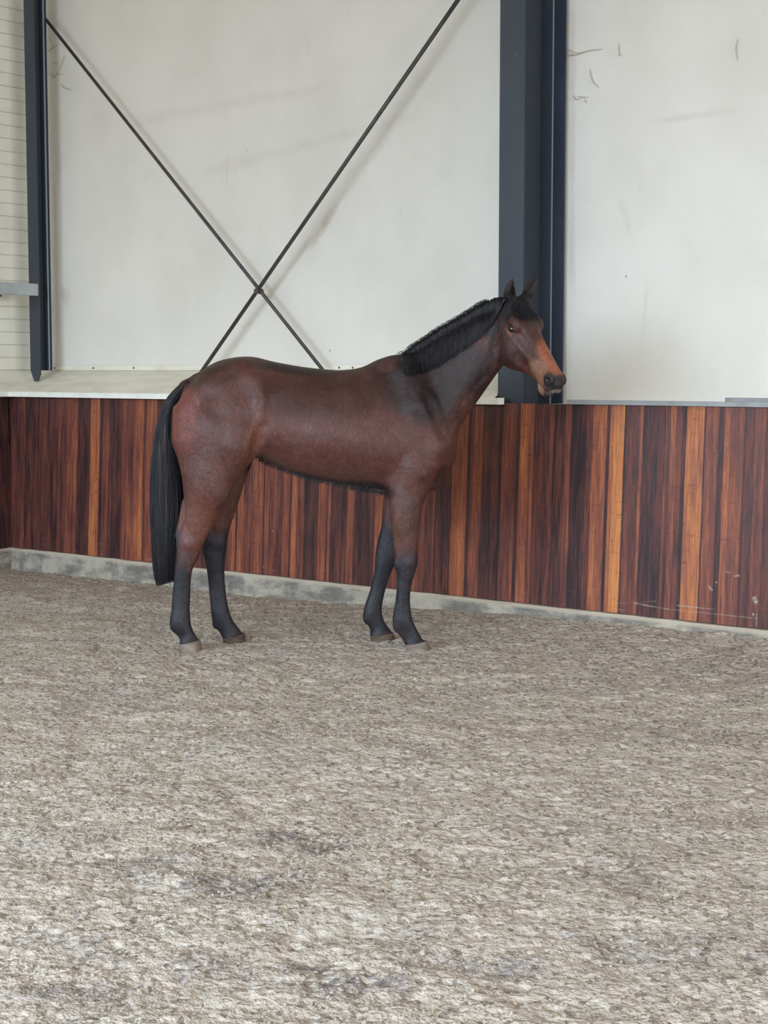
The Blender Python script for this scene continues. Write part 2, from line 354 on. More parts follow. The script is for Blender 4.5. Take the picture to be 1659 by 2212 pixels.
def kerb(name, L, mat, label):
    m = MB(); rnd = random.Random(3); N = int(L/.12); prof0 = [(.12, -.3), (-.035, -.3), (-.032, .09), (-.028, .112), (-.016, .126), (.12, .13)]
    for i in range(N+1):
        x = L*i/N
        m.v += [(x, y+rnd.uniform(-.003, .003)*(z > 0), z+rnd.uniform(-.003, .002)*(z > 0)) for y, z in prof0]
    k = len(prof0)
    for i in range(N):
        for j in range(k-1): m.f.append((i*k+j, i*k+j+1, (i+1)*k+j+1, (i+1)*k+j))
    m.f += [tuple(range(k))[::-1], tuple(range(N*k, N*k+k))]
    return tag(m.build(name, M_kerb, matrix=mat), label, 'kerb')
kerb('concrete_kerb', 20, WMAT, 'grey stained concrete kerb under the long kickboard, sand banked against it')
kerb('concrete_kerb', 12, EM, 'concrete kerb end in the corner at the far left edge')

s1087 = onwall(1087, 868, -.04)[0]; SE = onwall(1077, 600, -.09)[0]-.004
# sloping sill between the wall and the kick boards, left bay
sill = MB(); y0, y1 = .02, -NW-.004
sill.v += [(-.02, y0, 1.335), (SE, y0, 1.335), (SE, y1, 1.50), (NL+.005, y1, 1.50), (NL+.005, y1, 1.49), (SE, y1, 1.49), (SE, y0, 1.32), (-.02, y0, 1.32)]
sill.f += [(0, 1, 2, 3), (4, 5, 6, 7), (0, 7, 6, 1), (1, 6, 5, 2), (2, 5, 4, 3), (3, 4, 7, 0)]
so = sill.build('metal_sill', M_flash, matrix=WMAT); tag(so, 'cream sloping metal sill above the long kickboard in the left bay', 'sill')
up = MB(); up.box(NL+.01, SE, y1-.006, y1, 1.50, 1.535); u = up.build('upstand', M_flash, parent=so)
for px in (118, 202, 289, 645, 733, 762):
    s0, z0 = onwall(px, 793, NW+.01)
    k = MB(); k.tube([(s0, y1-.006, 1.518), (s0, y1-.012, 1.518)], [.008, .006], 8); k.build('screw', M_screw, parent=so)
mo = MB(); mo.prism([(-.012, 1.298), (.05, 1.298), (.05, 1.337), (-.006, 1.337), (-.012, 1.331)], 0, s1087)
tag(mo.build('moulding', M_mould, matrix=WMAT), 'pale cream edge moulding capping the long kickboard from corner to column', 'moulding')
# the same pair along the end wall
sill = MB(); L = 12.0
sill.v += [(0, y0, 1.335), (L+.02, y0, 1.335), (L+.446, .195, 1.50), (0, .195, 1.50), (0, .195, 1.49), (L+.446, .195, 1.49), (L+.02, y0, 1.32), (0, y0, 1.32)]
sill.f += [(0, 1, 2, 3), (4, 5, 6, 7), (0, 7, 6, 1), (1, 6, 5, 2), (2, 5, 4, 3), (3, 4, 7, 0)]
tag(sill.build('metal_sill', M_flash, matrix=EM), 'pale sloping sill of the end wall at the far left edge', 'sill')
mo = MB(); mo.prism([(-.012, 1.298), (.05, 1.298), (.05, 1.337), (-.006, 1.337), (-.012, 1.331)], 0, L-.002)
tag(mo.build('moulding', M_mould, matrix=EM), 'cream moulding end at the far left edge below the end wall', 'moulding')
m = MB(); m.box(SE+.24, 20, .06, -NW-.004, 1.285, 1.300); tag(m.build('bounce_ledge', M_mould, matrix=WMAT), 'added pale ledge bouncing light onto the white panel right of the wide column', 'sill')  # added reflector ledge, brightens the foot of the right wall
# flat grey rails on top of the boards, right bay
s0 = onwall(1226, 868, -.04)[0]
m = MB(); m.prism([(.03, 1.305), (.12, 1.305), (.12, 1.318), (.036, 1.332), (.03, 1.332)], s0, 20)
tag(m.build('cap_rail', M_cap, matrix=WMAT, bevel=.002), 'thin grey metal rail on the kickboard top right of the column', 'rail')
s0 = onwall(1562, 860, -.1)[0]
m = MB(); m.box(s0, 20, .12, .17, 1.318, 1.352)
tag(m.build('cap_rail', M_cap, matrix=WMAT, bevel=.003), 'short second grey rail behind the cap rail at the right edge', 'rail')

# ------------------------------------------------------------------ steel columns
def column(name, s0, wd, yf, dep, zb, strip, label, tapered=False):
    e = bpy.data.objects.new(name, None); COL.objects.link(e); e.matrix_world = WMAT @ Matrix.Translation((s0, yf, zb)); tag(e, label, 'column')
    H = 5.6-zb; t_ = .011
    if tapered:
        m = MB(); v = [(0, 0), (wd*.36, -.085), (wd*.72, -.085), (wd, -.03), (wd, H), (0, H)]
        m.add([(x, 0, z) for x, z in v]+[(x, t_, z) for x, z in v], [tuple(range(6)), tuple(range(11, 5, -1))]+[(i, 6+i, 6+(i+1) % 6, (i+1) % 6) for i in range(6)])
        m.f[-1] = m.f[-1]
    else:
        m = MB(); m.box(0, wd, 0, t_, 0, H)
    m.build('front_flange', M_steel, parent=e)
    m = MB(); m.box(wd/2-.004, wd/2+.004, t_, dep-t_, 0, H); m.build('web', M_steel, parent=e)
    m = MB(); m.box(0, wd, dep-t_, dep, 0, H); m.build('back_flange', M_steel, parent=e)
    m = MB(); m.box(wd-.001, wd+.002, dep-t_-.002, dep+.001, 0, H); m.build('flange_edge', M_edge, parent=e)['label'] = 'pale flange edge'  # thin strip in a paler grey along the back flange side
    m = MB(); m.box(wd*.3, wd+strip, dep+.006, dep+.02, 0, H); m.build('backing_strip', M_navy, parent=e)['label'] = 'dark navy backing strip'
    return e
sc, _ = onwall(1077, 600, -.09); sc2, _ = onwall(1130, 500, -.09)
column('steel_column', sc, sc2-sc, .09, .31, 1.2, .075, 'wide dark grey steel column directly behind the horse head')
sl0, zl0 = onwall(66, 800, -.20); sl1, _ = onwall(85, 800, -.20)
column('steel_column', sl0, .115, .20, .10, zl0, .003, 'narrow dark steel column in the far left corner', True)
e = bpy.data.objects.new('steel_rail', None); COL.objects.link(e); e.matrix_world = EM; tag(e, 'pale grey horizontal steel rail ending at the left column', 'rail')
P = PX(83, 626, 12.6); 
zr = onwall(83, 613, -.13)[1]; zr2 = onwall(83, 639, -.13)[1]; sr = onwall(83, 626, -.13)[0]
m = MB(); m.box(0, 12.0+.13, -sr, -sr+.06, zr2, zr); m.build('channel', M_galv, parent=e, bevel=.004)
m = MB(); m.box(11.55, 11.80, -sr+.02, -NW, zr2-.018, zr2-.004); m.build('bracket', M_steel, parent=e)

# cross bracing
def brace(a, b, n, r, label):
    s0, z0 = onwall(*a, n); s1, z1 = onwall(*b, n); dx, dz = s1-s0, z1-z0
    m = MB(); k = 1.0
    m.tube([(s0, -n, z0), (s1, -n, z1)], r, 12); o = m.build('brace_rod', M_brace, matrix=WMAT, smooth=True)
    return tag(o, label, 'rod', 'crossed brace rods')
brace((88, 28), (735, 847), -.33, .0125, 'thin dark brace rod running from top left down to the right')
brace((1090, -146), (415, 832), -.30, .0135, 'thin dark brace rod running from top right down to the left')
m = MB(); s0, z0 = onwall(559, 629, -.315); m.tube([(s0, .285, z0), (s0, .345, z0)], .019, 12)
tag(m.build('brace_clamp', M_brace, matrix=WMAT), 'small dark clamp where the two brace rods cross', 'clamp')
m = MB(); s0, z0 = onwall(86, 30, -.33); m.box(s0-.05, s0+.03, .325, .335, z0-.06, z0+.06)
tag(m.build('gusset_plate', M_steel, matrix=WMAT), 'small bolted steel gusset plate at the top of the left column', 'plate')

# dusty cobwebs
def web(name, strands, label):
    m = MB()
    for pts in strands:
        q = []
        for (x, y) in pts:
            s0, z0 = onwall(x, y, NW+.012); q.append((s0, -NW-.012, z0))
        n = len(q); m.tube(q, [.0010+.0022*math.sin(math.pi*(i+.5)/n) for i in range(n)], 5)
    return tag(m.build(name, M_web, matrix=WMAT, smooth=True), label, 'cobweb')
web('cobweb', [[(104, 60), (112, 72), (106, 84), (114, 96)], [(103, 112), (112, 104), (118, 100), (129, 92)]], 'small dusty cobweb beside the top of the left column')
web('cobweb', [[(139, 120), (133, 135), (128, 150), (122, 160), (116, 168)], [(114, 136), (120, 138), (125, 134)], [(108, 160), (116, 166), (126, 160), (136, 159)]], 'brown branching cobweb on the white panel right of the left column')
web('cobweb', [[(131, 180), (138, 190), (148, 193), (157, 195)]], 'thin curved strand of cobweb lowest beside the left column top')
web('cobweb', [[(1226, 106), (1236, 112), (1250, 115), (1272, 109), (1300, 106)], [(1228, 120), (1240, 119), (1256, 115)]], 'stretched cobweb beside the top of the wide column')
web('cobweb', [[(1237, 206), (1243, 215), (1252, 214)], [(1248, 209), (1258, 210), (1270, 210)], [(1262, 215), (1266, 222)]], 'small brown cobweb tuft right of the wide column')
web('cobweb', [[(1274, 150), (1276, 165), (1281, 178), (1292, 189)]], 'faint curved cobweb strand on the right white panel')
web('cobweb', [[(1336, 94), (1336, 108), (1337, 121), (1342, 117)]], 'hooked dark strand hanging on the right white panel')
web('cobweb', [[(1593, 85), (1590, 100), (1589, 112), (1593, 130)]], 'thin dark strand on the panel near the right edge')

# twig and loose clods on the sand
def gpt(px, py):
    d = ray(px, py); q = CAMH/-d.z; return (d.x*q, d.y*q)
m = MB(); a = gpt(345, 1806); b = gpt(415, 1801)
pts = [(a[0]+(b[0]-a[0])*k, a[1]+(b[1]-a[1])*k+.012*math.sin(k*7), float(sand_h(np.array(a[0]+(b[0]-a[0])*k), np.array(a[1]+(b[1]-a[1])*k)))+.006) for k in (0, .25, .5, .75, 1)]
m.tube(pts, [.002, .004, .005, .0035, .002], 7); tag(m.build('twig', M_twig, smooth=True), 'short brown twig lying on the sand in the left foreground', 'twig')
m = MB(); rnd = random.Random(11)
ico = [(0,0,1),(.89,0,.45),(.28,.85,.45),(-.72,.53,.45),(-.72,-.53,.45),(.28,-.85,.45),(.72,.53,-.45),(-.28,.85,-.45),(-.89,0,-.45),(-.28,-.85,-.45),(.72,-.53,-.45),(0,0,-1)]
icf = [(0,1,2),(0,2,3),(0,3,4),(0,4,5),(0,5,1),(1,6,2),(2,7,3),(3,8,4),(4,9,5),(5,10,1),(6,7,2),(7,8,3),(8,9,4),(9,10,5),(10,6,1),(11,7,6),(11,8,7),(11,9,8),(11,10,9),(11,6,10)]
cx_, cy_, cr_ = [], [], []
while len(cx_) < 9000:
    Y = 3.3+9*rnd.random()**1.3; X = rnd.uniform(-.27, .27)*Y
    n_ = -((X-WO.x)*WM.x+(Y-WO.y)*WM.y)
    if n_ < .08: continue
    if float(vnoise(np.array(X*2.3), np.array(Y*2.3), 8)) < rnd.uniform(-.4, .3): continue
    cx_.append(X); cy_.append(Y); cr_.append(rnd.uniform(.002, .0062)*(1.7 if rnd.random() < .05 else 1))
hz = sand_h(np.array(cx_), np.array(cy_))
for X, Y, r, z in zip(cx_, cy_, cr_, hz):
    sc_ = (r*rnd.uniform(.8, 1.6), r*rnd.uniform(.8, 1.4), r*rnd.uniform(.5, .9)); an = rnd.uniform(0, 6.3); ca, sa = math.cos(an), math.sin(an)
    vs = []
    for v in ico:
        j = rnd.uniform(.75, 1.2); x, y, q = v[0]*sc_[0]*j, v[1]*sc_[1]*j, v[2]*sc_[2]*j
        vs.append((X+x*ca-y*sa, Y+x*sa+y*ca, z+q+r*.3))
    m.add(vs, icf)
tag(m.build('sand_clods', M_clod), 'loose crumbs and clods scattered over the sand floor', 'sand', kind='stuff')
# ------------------------------------------------------------------ the horse: one implicit surface, meshed as one skin
HY = 8.69                                            # distance of its middle plane
RES = .0065
lo = np.array([-1.30, HY-.62, -.03]); hi = np.array([1.10, HY+.42, 2.16])
NN = np.ceil((hi-lo)/RES).astype(int)
AX = [lo[i]+RES*np.arange(NN[i]) for i in range(3)]
FLD = np.full(tuple(NN), 1.0, np.float32)

def sub(bmin, bmax):
    sl_ = []
    for i in range(3):
        a = max(0, int((bmin[i]-lo[i])/RES)); b = min(NN[i], int((bmax[i]-lo[i])/RES)+2)
        if b <= a: return None
        sl_.append(slice(a, b))
    return tuple(sl_)
def coords(s_): return np.meshgrid(AX[0][s_[0]], AX[1][s_[1]], AX[2][s_[2]], indexing='ij', sparse=True)
def smin(a, b, k):
    h = np.clip(.5+.5*(b-a)/k, 0, 1); return b*(1-h)+a*h-k*h*(1-h)
def smax(a, b, k): return -smin(-a, -b, k)
def cat(xs_, ys_, x):                                # smooth monotone-ish spline through the stations
    xs_ = np.asarray(xs_, float); ys_ = np.asarray(ys_, float)
    if len(xs_) < 3: return np.interp(x, xs_, ys_)
    d = np.gradient(ys_, xs_); i = np.clip(np.searchsorted(xs_, x)-1, 0, len(xs_)-2)
    h = xs_[i+1]-xs_[i]; t = np.clip((x-xs_[i])/h, 0, 1)
    return (2*t**3-3*t**2+1)*ys_[i]+(t**3-2*t**2+t)*h*d[i]+(-2*t**3+3*t**2)*ys_[i+1]+(t**3-t**2)*h*d[i+1]

def combine(s_, d, k, op):
    if op == 'add': FLD[s_] = smin(FLD[s_], d, k)
    else: FLD[s_] = smax(FLD[s_], -d, k)
def loft(N, H, st, k=.03, op='add', cap=.03):
    """st rows: centre(3), half height, half width, egg (positive = top narrower); slices are planes with normal N"""
    N = np.array(N, float); N /= np.linalg.norm(N); H = np.array(H, float); H /= np.linalg.norm(H)
    W = np.cross(N, H); W /= np.linalg.norm(W)
    st = [(np.array(c, float), *r) for c, *r in st]; st.sort(key=lambda r: r[0]@N)
    S_ = np.array([r[0]@N for r in st]); C = np.array([r[0] for r in st]); R = np.array([r[1:] for r in st], float)
    m = float(R[:, :2].max())+k+.02
    s_ = sub(C.min(0)-m, C.max(0)+m)
    if s_ is None: return
    X, Y, Z = coords(s_)
    q = X*N[0]+Y*N[1]+Z*N[2]; sc = np.clip(q, S_[0], S_[-1]); res = (q-sc)
    tt = np.linspace(S_[0], S_[-1], 160)
    tab = [cat(S_, C[:, i], tt) for i in range(3)]+[cat(S_, R[:, i], tt) for i in range(3)]
    cx, cy, cz, hh, ww, eg = [np.interp(sc, tt, a).astype(np.float32) for a in tab]
    dx, dy, dz = X-cx, Y-cy, Z-cz
    v = dx*H[0]+dy*H[1]+dz*H[2]; u = dx*W[0]+dy*W[1]+dz*W[2]
    vn = v/hh; ww = ww*(1-eg*np.clip(vn, -1, 1))
    rc = np.float32(cap)
    un = u/ww; rn = res/rc
    k0 = np.sqrt(un*un+vn*vn+rn*rn)+1e-6; k1 = np.sqrt((un/ww)**2+(vn/hh)**2+(rn/rc)**2)+1e-6
    combine(s_, (k0*(k0-1)/k1).astype(np.float32), k, op)
def ell(c, r, axes=None, k=.03, op='add'):
    c = np.array(c, float); r = np.array(r, float); A = np.eye(3) if axes is None else np.array(axes, float)
    m = float(r.max())+k+.02; s_ = sub(c-m, c+m)
    if s_ is None: return
    X, Y, Z = coords(s_); X = X-c[0]; Y = Y-c[1]; Z = Z-c[2]
    n = [(X*a[0]+Y*a[1]+Z*a[2])/ri for a, ri in zip(A, r)]
    k0 = np.sqrt(n[0]**2+n[1]**2+n[2]**2)+1e-6; k1 = np.sqrt((n[0]/r[0])**2+(n[1]/r[1])**2+(n[2]/r[2])**2)+1e-6
    combine(s_, (k0*(k0-1)/k1).astype(np.float32), k, op)
def cap_(a, b, ra, rb, k=.02, op='add'):
    a = np.array(a, float); b = np.array(b, float); m = max(ra, rb)+k+.02
    s_ = sub(np.minimum(a, b)-m, np.maximum(a, b)+m)
    if s_ is None: return
    X, Y, Z = coords(s_); e = b-a; L2 = e@e
    t = np.clip(((X-a[0])*e[0]+(Y-a[1])*e[1]+(Z-a[2])*e[2])/L2, 0, 1)
    d = np.sqrt((X-a[0]-t*e[0])**2+(Y-a[1]-t*e[1])**2+(Z-a[2]-t*e[2])**2)-(ra+(rb-ra)*t)
    combine(s_, d.astype(np.float32), k, op)
def chain(px, r, k=.02, op='add'):
    for a, b, ra, rb in zip(px[:-1], px[1:], r[:-1], r[1:]): cap_(a, b, ra, rb, k, op)
def P3(x, y, off): return np.array(PX(x, y, HY+off))

# --- barrel: (x, top, bottom, half width, egg)
T = [(412,824,905,.12,.1),(430,806,940,.165,.12),(460,786,968,.22,.14),(500,773.5,985,.262,.16),(545,771,985,.275,.16),(590,781,1003,.272,.16),(640,790.5,1024,.283,.12),
     (690,797,1037,.297,.10),(740,799.5,1046,.30,.10),(780,794,1052,.29,.14),(820,776,1058,.265,.24),(858,767,1062,.24,.30),(895,776,1064,.225,.28),(925,800,1060,.20,.18),
     (950,850,1045,.165,.05),(968,905,1015,.12,0)]
loft((1,0,0), (0,0,1), [((P3(x,(a+b)/2,0)), (P3(x,a,0)[2]-P3(x,b,0)[2])/2, w_, e) for x,a,b,w_,e in T], k=.02, cap=.05)
# --- neck: crest point, throat point, depth, half width, egg
Nk = [((850,774),(922,1015),0,.165,.25),((885,766),(948,972),0,.148,.32),((920,744),(980,926),-.004,.122,.34),((958,721),(1012,882),-.016,.106,.33),((998,699),(1036,847),-.038,.094,.28),
      ((1035,678),(1056,818),-.066,.083,.22),((1066,660),(1070,790),-.092,.074,.15),((1088,654),(1080,768),-.110,.066,.1)]
pts = [(P3(*a,o), P3(*b,o), w_, e) for a,b,o,w_,e in Nk]
nd = (pts[-1][0]+pts[-1][1]-pts[0][0]-pts[0][1]); nd[1] = 0; nd /= np.linalg.norm(nd)
Hn = np.array([-nd[2], 0, nd[0]])
row = []
for a, b, w_, e in pts:
    c = (a+b)/2; hh = abs((a-b)@Hn)/2; row.append((c, hh, w_, e))
loft(nd, Hn, row, k=.05, cap=.05)
# --- shoulders, chest
for sg in (-1, 1):
    o = sg
    chain([P3(872,812,o*.085), P3(900,880,o*.135), P3(938,962,o*.125)], [.075,.085,.075], .05)
    chain([P3(938,962,o*.12), P3(900,1010,o*.145), P3(868,1052,o*.145)], [.08,.09,.07], .05)
    ell(P3(943,985,o*.085), (.072,.08,.110), k=.035)
    ell(P3(936,1028,o*.07), (.058,.07,.080), k=.03)
    # croup, thigh and stifle
    chain([P3(520,822,o*.13), P3(470,850,o*.15), P3(425,905,o*.13)], [.115,.125,.105], .06)
    chain([P3(430,880,o*.13), P3(418,950,o*.135), P3(425,1010,o*.135)], [.10,.10,.075], .05)
    ell(P3(548,822,o*.20), (.045,.035,.03), k=.06)                          # point of hip
    chain([P3(500,900,o*.16), P3(505,960,o*.175), P3(492,1005,o*.165)], [.125,.11,.08], .06)
def leg(rows, k=.03, cap=.02):
    st = []
    for y, xb, xf, w_, off in rows:
        a, b = P3(xb, y, off), P3(xf, y, off); st.append(((a+b)/2, (b[0]-a[0])/2, w_, 0))
    loft((0,0,1), (1,0,0), st, k=k, cap=cap)
leg([(880,374,512,.10,-.12),(920,373,540,.125,-.135),(960,381,551,.125,-.14),(985,386,549,.118,-.145),(1010,390,531,.108,-.15),(1040,394,512,.098,-.15),(1070,397,497,.085,-.15),(1100,399,483,.068,-.15),(1128,395,466,.054,-.15),
     (1150,385,452,.046,-.15),(1168,380,443,.043,-.15),(1185,381,436,.043,-.15),(1205,380,429,.041,-.15),(1228,378,417,.034,-.15),(1258,375,412,.028,-.15),(1290,372,411,.026,-.15),
     (1318,370,410,.029,-.15),(1330,368,411,.033,-.15),(1346,367,412,.036,-.15),(1360,370,416,.033,-.15),(1371,381,422,.028,-.15),(1379,388,427,.030,-.15),(1388,388,432,.042,-.15),(1396,388,433,.046,-.15)])
leg([(900,390,520,.11,.13),(960,396,548,.12,.14),(990,398,546,.11,.145),(1020,405,537,.10,.15),(1050,416,526,.088,.15),(1080,424,517,.073,.15),(1110,430,507,.058,.15),(1140,434,497,.048,.15),(1165,437,491,.043,.15),
     (1190,438,488,.042,.15),(1212,443,486,.037,.15),(1240,448,485,.029,.15),(1270,451,487,.026,.15),(1300,454,491,.028,.15),(1325,456,497,.034,.15),(1343,460,505,.034,.15),
     (1356,467,515,.032,.15),(1366,474,522,.034,.15),(1376,480,527,.043,.15)])
leg([(1010,848,950,.085,-.14),(1045,842,934,.085,-.145),(1070,842,923,.078,-.148),(1100,844,911,.068,-.15),(1140,847,905,.056,-.15),(1175,850,903,.046,-.15),(1200,852,903,.043,-.15),(1222,854,900,.042,-.15),
     (1242,857,895,.037,-.15),(1268,857,888,.027,-.15),(1300,854,886,.026,-.15),(1322,850,888,.030,-.15),(1338,848,891,.035,-.15),(1352,850,897,.033,-.15),(1366,858,904,.029,-.15),(1379,868,912,.029,-.15),(1388,873,919,.038,-.15),(1397,876,923,.046,-.15)])
leg([(1020,842,930,.085,.14),(1060,836,905,.075,.145),(1095,833,895,.064,.15),(1130,826,884,.054,.15),(1160,818,872,.046,.15),(1188,812,862,.043,.15),(1208,810,855,.042,.15),(1230,809,848,.037,.15),
     (1256,804,838,.028,.15),(1285,796,830,.027,.15),(1305,789,826,.031,.15),(1324,785,825,.034,.15),(1340,788,829,.032,.15),(1353,796,837,.032,.15),(1364,800,845,.038,.15),(1373,799,849,.044,.15)])
for (x, y, o) in ((372,1352,-.15),(461,1347,.15),(852,1354,-.15),(787,1336,.15)):   # ergots
    ell(P3(x+4,y,o), (.016,.016,.03), k=.015)
# tendon groove, hock, gaskin, forearm muscles
for o, dx in ((-.15,0),(.15,55)):
    ell(P3(411+dx,1172,o), (.052,.047,.05), k=.02)                          # hock joint
    ell(P3(401+dx,1143,o-.064), (.014,.022,.05), axes=[(.9,0,.43),(0,1,0),(-.43,0,.9)], k=.02, op='sub')
    cap_(P3(384+dx,1158,o), P3(401+dx,1085,o), .014, .02, .012)
    ell(P3(462+dx*.3,1045,o+(-.055 if o<0 else .055)), (.085 if o<0 else .06,.045,.12), k=.04)
for o in (-.15,.15):
    d = -.052 if o < 0 else .052
    dx = 0 if o < 0 else -18
    ell(P3(868+dx,1100,o+d*.5), (.06,.05,.13), k=.04)
    ell(P3(886+dx,1214,o), (.036,.046,.045), k=.018)
    ell(P3(858+dx,1218,o), (.018,.026,.03), k=.018)
    cap_(P3(868 if o < 0 else 819,1255,o+d*.3), P3(866 if o < 0 else 804,1328,o+d*.3), .012, .012, .012)
# creases: flank fold, elbow, girth, between chest and arm, neck to shoulder, jugular groove
def crease(pl, r, k): 
    q = [P3(*p) for p in pl]; chain(q, [r]*len(q), k, 'sub')
for sg in (-1, 1):
    crease([(586,858,sg*.285),(572,915,sg*.285),(556,958,sg*.262),(549,985,sg*.225)], .010, .045)
    crease([(842,1004,sg*.262),(850,1040,sg*.245),(838,1062,sg*.215)], .006, .035)
    crease([(905,812,sg*.212),(940,880,sg*.212),(962,935,sg*.19)], .010, .06)
    crease([(962,915,sg*.175),(1008,868,sg*.128),(1045,815,sg*.120)], .004, .035)
    crease([(930,1060,sg*.17),(915,1040,sg*.23)], .006, .03)
    crease([(820,850,sg*.315),(850,920,sg*.318),(856,985,sg*.300)], .012, .05)
    chain([P3(545,822,sg*.215),P3(562,865,sg*.238),P3(566,905,sg*.240)], [.028,.026,.020], .045)
    ell(P3(592,860,sg*.310), (.07,.035,.06), k=.06, op='sub')                # flank hollow
# --- head in its own frame: a along the face, h up out of the forehead, r to the camera side cheek
HO = np.array(PX(1112, 645, HY-.135))
Aa = np.array((.405,-.570,-.715)); Aa /= np.linalg.norm(Aa)
Rr = np.array((-Aa[1]*-1, 0, 0)); Rr = np.array((Aa[1], -Aa[0], 0)); Rr /= np.linalg.norm(Rr)
Hh = np.cross(Rr, Aa); Hh = Hh if Hh[2] > 0 else -Hh
def hd(a, h, r): return HO+Aa*a+Hh*h+Rr*r
def HL(rows, k=.02, cap=.03, op='add'):
    loft(Aa, Hh, [(hd(a,(t_+b)/2,0),(t_-b)/2,w_,e) for a,t_,b,w_,e in rows], k, op, cap)
HL([(-.04,-.02,-.17,.06,0),(.0,.0,-.205,.078,0),(.05,.012,-.235,.088,-.04),(.10,.018,-.262,.094,-.10),(.15,.018,-.28,.095,-.16),(.20,.012,-.295,.090,-.20),(.25,.005,-.275,.080,-.2),(.30,0,-.238,.069,-.16),
    (.36,-.004,-.200,.060,-.1),(.42,-.007,-.172,.053,-.05),(.47,-.010,-.160,.050,0),(.515,-.016,-.146,.047,0),(.545,-.030,-.126,.044,0),(.56,-.050,-.114,.036,0)], k=.02, cap=.02)
for g in (-1, 1):
    ell(hd(.158,-.022,g*.080), (.045,.028,.022), axes=[Aa,Hh,Rr], k=.035)      # brow
    ell(hd(.19,-.165,g*.062), (.085,.085,.026), axes=[Aa,Hh,Rr], k=.03)      # cheek plate
    cap_(hd(.19,-.085,g*.078), hd(.34,-.085,g*.050), .010, .006, .025)        # facial crest
    ell(hd(.30,-.045,g*.072), (.07,.02,.012), axes=[Aa,Hh,Rr], k=.03, op='sub')
    ell(hd(.33,-.15,g*.066), (.06,.03,.014), axes=[Aa,Hh,Rr], k=.03, op='sub')
    ell(hd(.09,-.035,g*.098), (.03,.022,.014), axes=[Aa,Hh,Rr], k=.03, op='sub')   # temple hollow
    ell(hd(.172,-.052,g*.106), (.026,.018,.018), axes=[Aa,Hh,Rr], k=.010, op='sub')  # eye socket
    cap_(hd(.146,-.034,g*.092), hd(.197,-.041,g*.090), .007, .006, .012)     # upper lid
    cap_(hd(.148,-.072,g*.087), hd(.197,-.067,g*.086), .005, .005, .010)     # lower lid
    ell(hd(.530,-.058,g*.042), (.036,.028,.016), axes=[Aa,Hh,Rr], k=.02)     # nostril wing
    ell(hd(.538,-.060,g*.066), (.021,.013,.022), axes=[Aa*.8+Hh*.6,Hh*.8-Aa*.6,Rr], k=.008, op='sub')
    ell(hd(.548,-.104,g*.024), (.034,.022,.024), axes=[Aa,Hh,Rr], k=.02)       # upper lip
    cap_(hd(.465,-.122,g*.062), hd(.60,-.128,g*.042), .003, .003, .006, 'sub')  # mouth slit
ell(hd(.556,-.088,0), (.022,.030,.032), axes=[Aa,Hh,Rr], k=.02)
ell(hd(.508,-.164,0), (.042,.024,.029), axes=[Aa,Hh,Rr], k=.03)             # chin and lower lip
ell(hd(.545,-.145,0), (.028,.014,.028), axes=[Aa,Hh,Rr], k=.012)
for g in (-1, 1): cap_(hd(.50,-.129,g*.068), hd(.605,-.131,g*.030), .003, .0045, .005, 'sub')
for g in (-1, 1):                                    # hollow behind the jaw
    chain([hd(.080,-.20,g*.108),hd(.11,-.26,g*.092),hd(.16,-.325,g*.075)], [.010,.013,.014], .03, 'sub')
# ears
def ear(base, tip, fwd):
    base = np.array(base); tip = np.array(tip); d = tip-base; L = np.linalg.norm(d); d /= L
    f = np.array(fwd, float); f -= d*(f@d); f /= np.linalg.norm(f)
    st = [(base+d*L*t_-f*bow, hw, hw2, 0) for t_, hw, hw2, bow in ((-.1,.024,.026,0),(.15,.029,.033,.004),(.4,.027,.033,.006),(.65,.021,.026,.003),(.85,.013,.015,-.003),(.97,.006,.007,-.008))]
    loft(d, f, st, k=.015, cap=.008)
    st = [(base+d*L*t_+f*.018, hw, hw2, 0) for t_, hw, hw2 in ((.18,.012,.014),(.4,.021,.022),(.65,.017,.016),(.84,.010,.007))]
    loft(d, f, st, k=.006, op='sub', cap=.01)
ear(hd(.02,.0,.050), PX(1105,601,HY-.26), (.75,-.65,.1))
ear(hd(.025,.0,-.052), PX(1160,599,HY-.06), (.55,-.8,.1))
# dock of the tail
chain([P3(425,826,0),P3(400,836,0),P3(378,868,0),P3(368,915,0)], [.045,.028,.02,.014], .03)

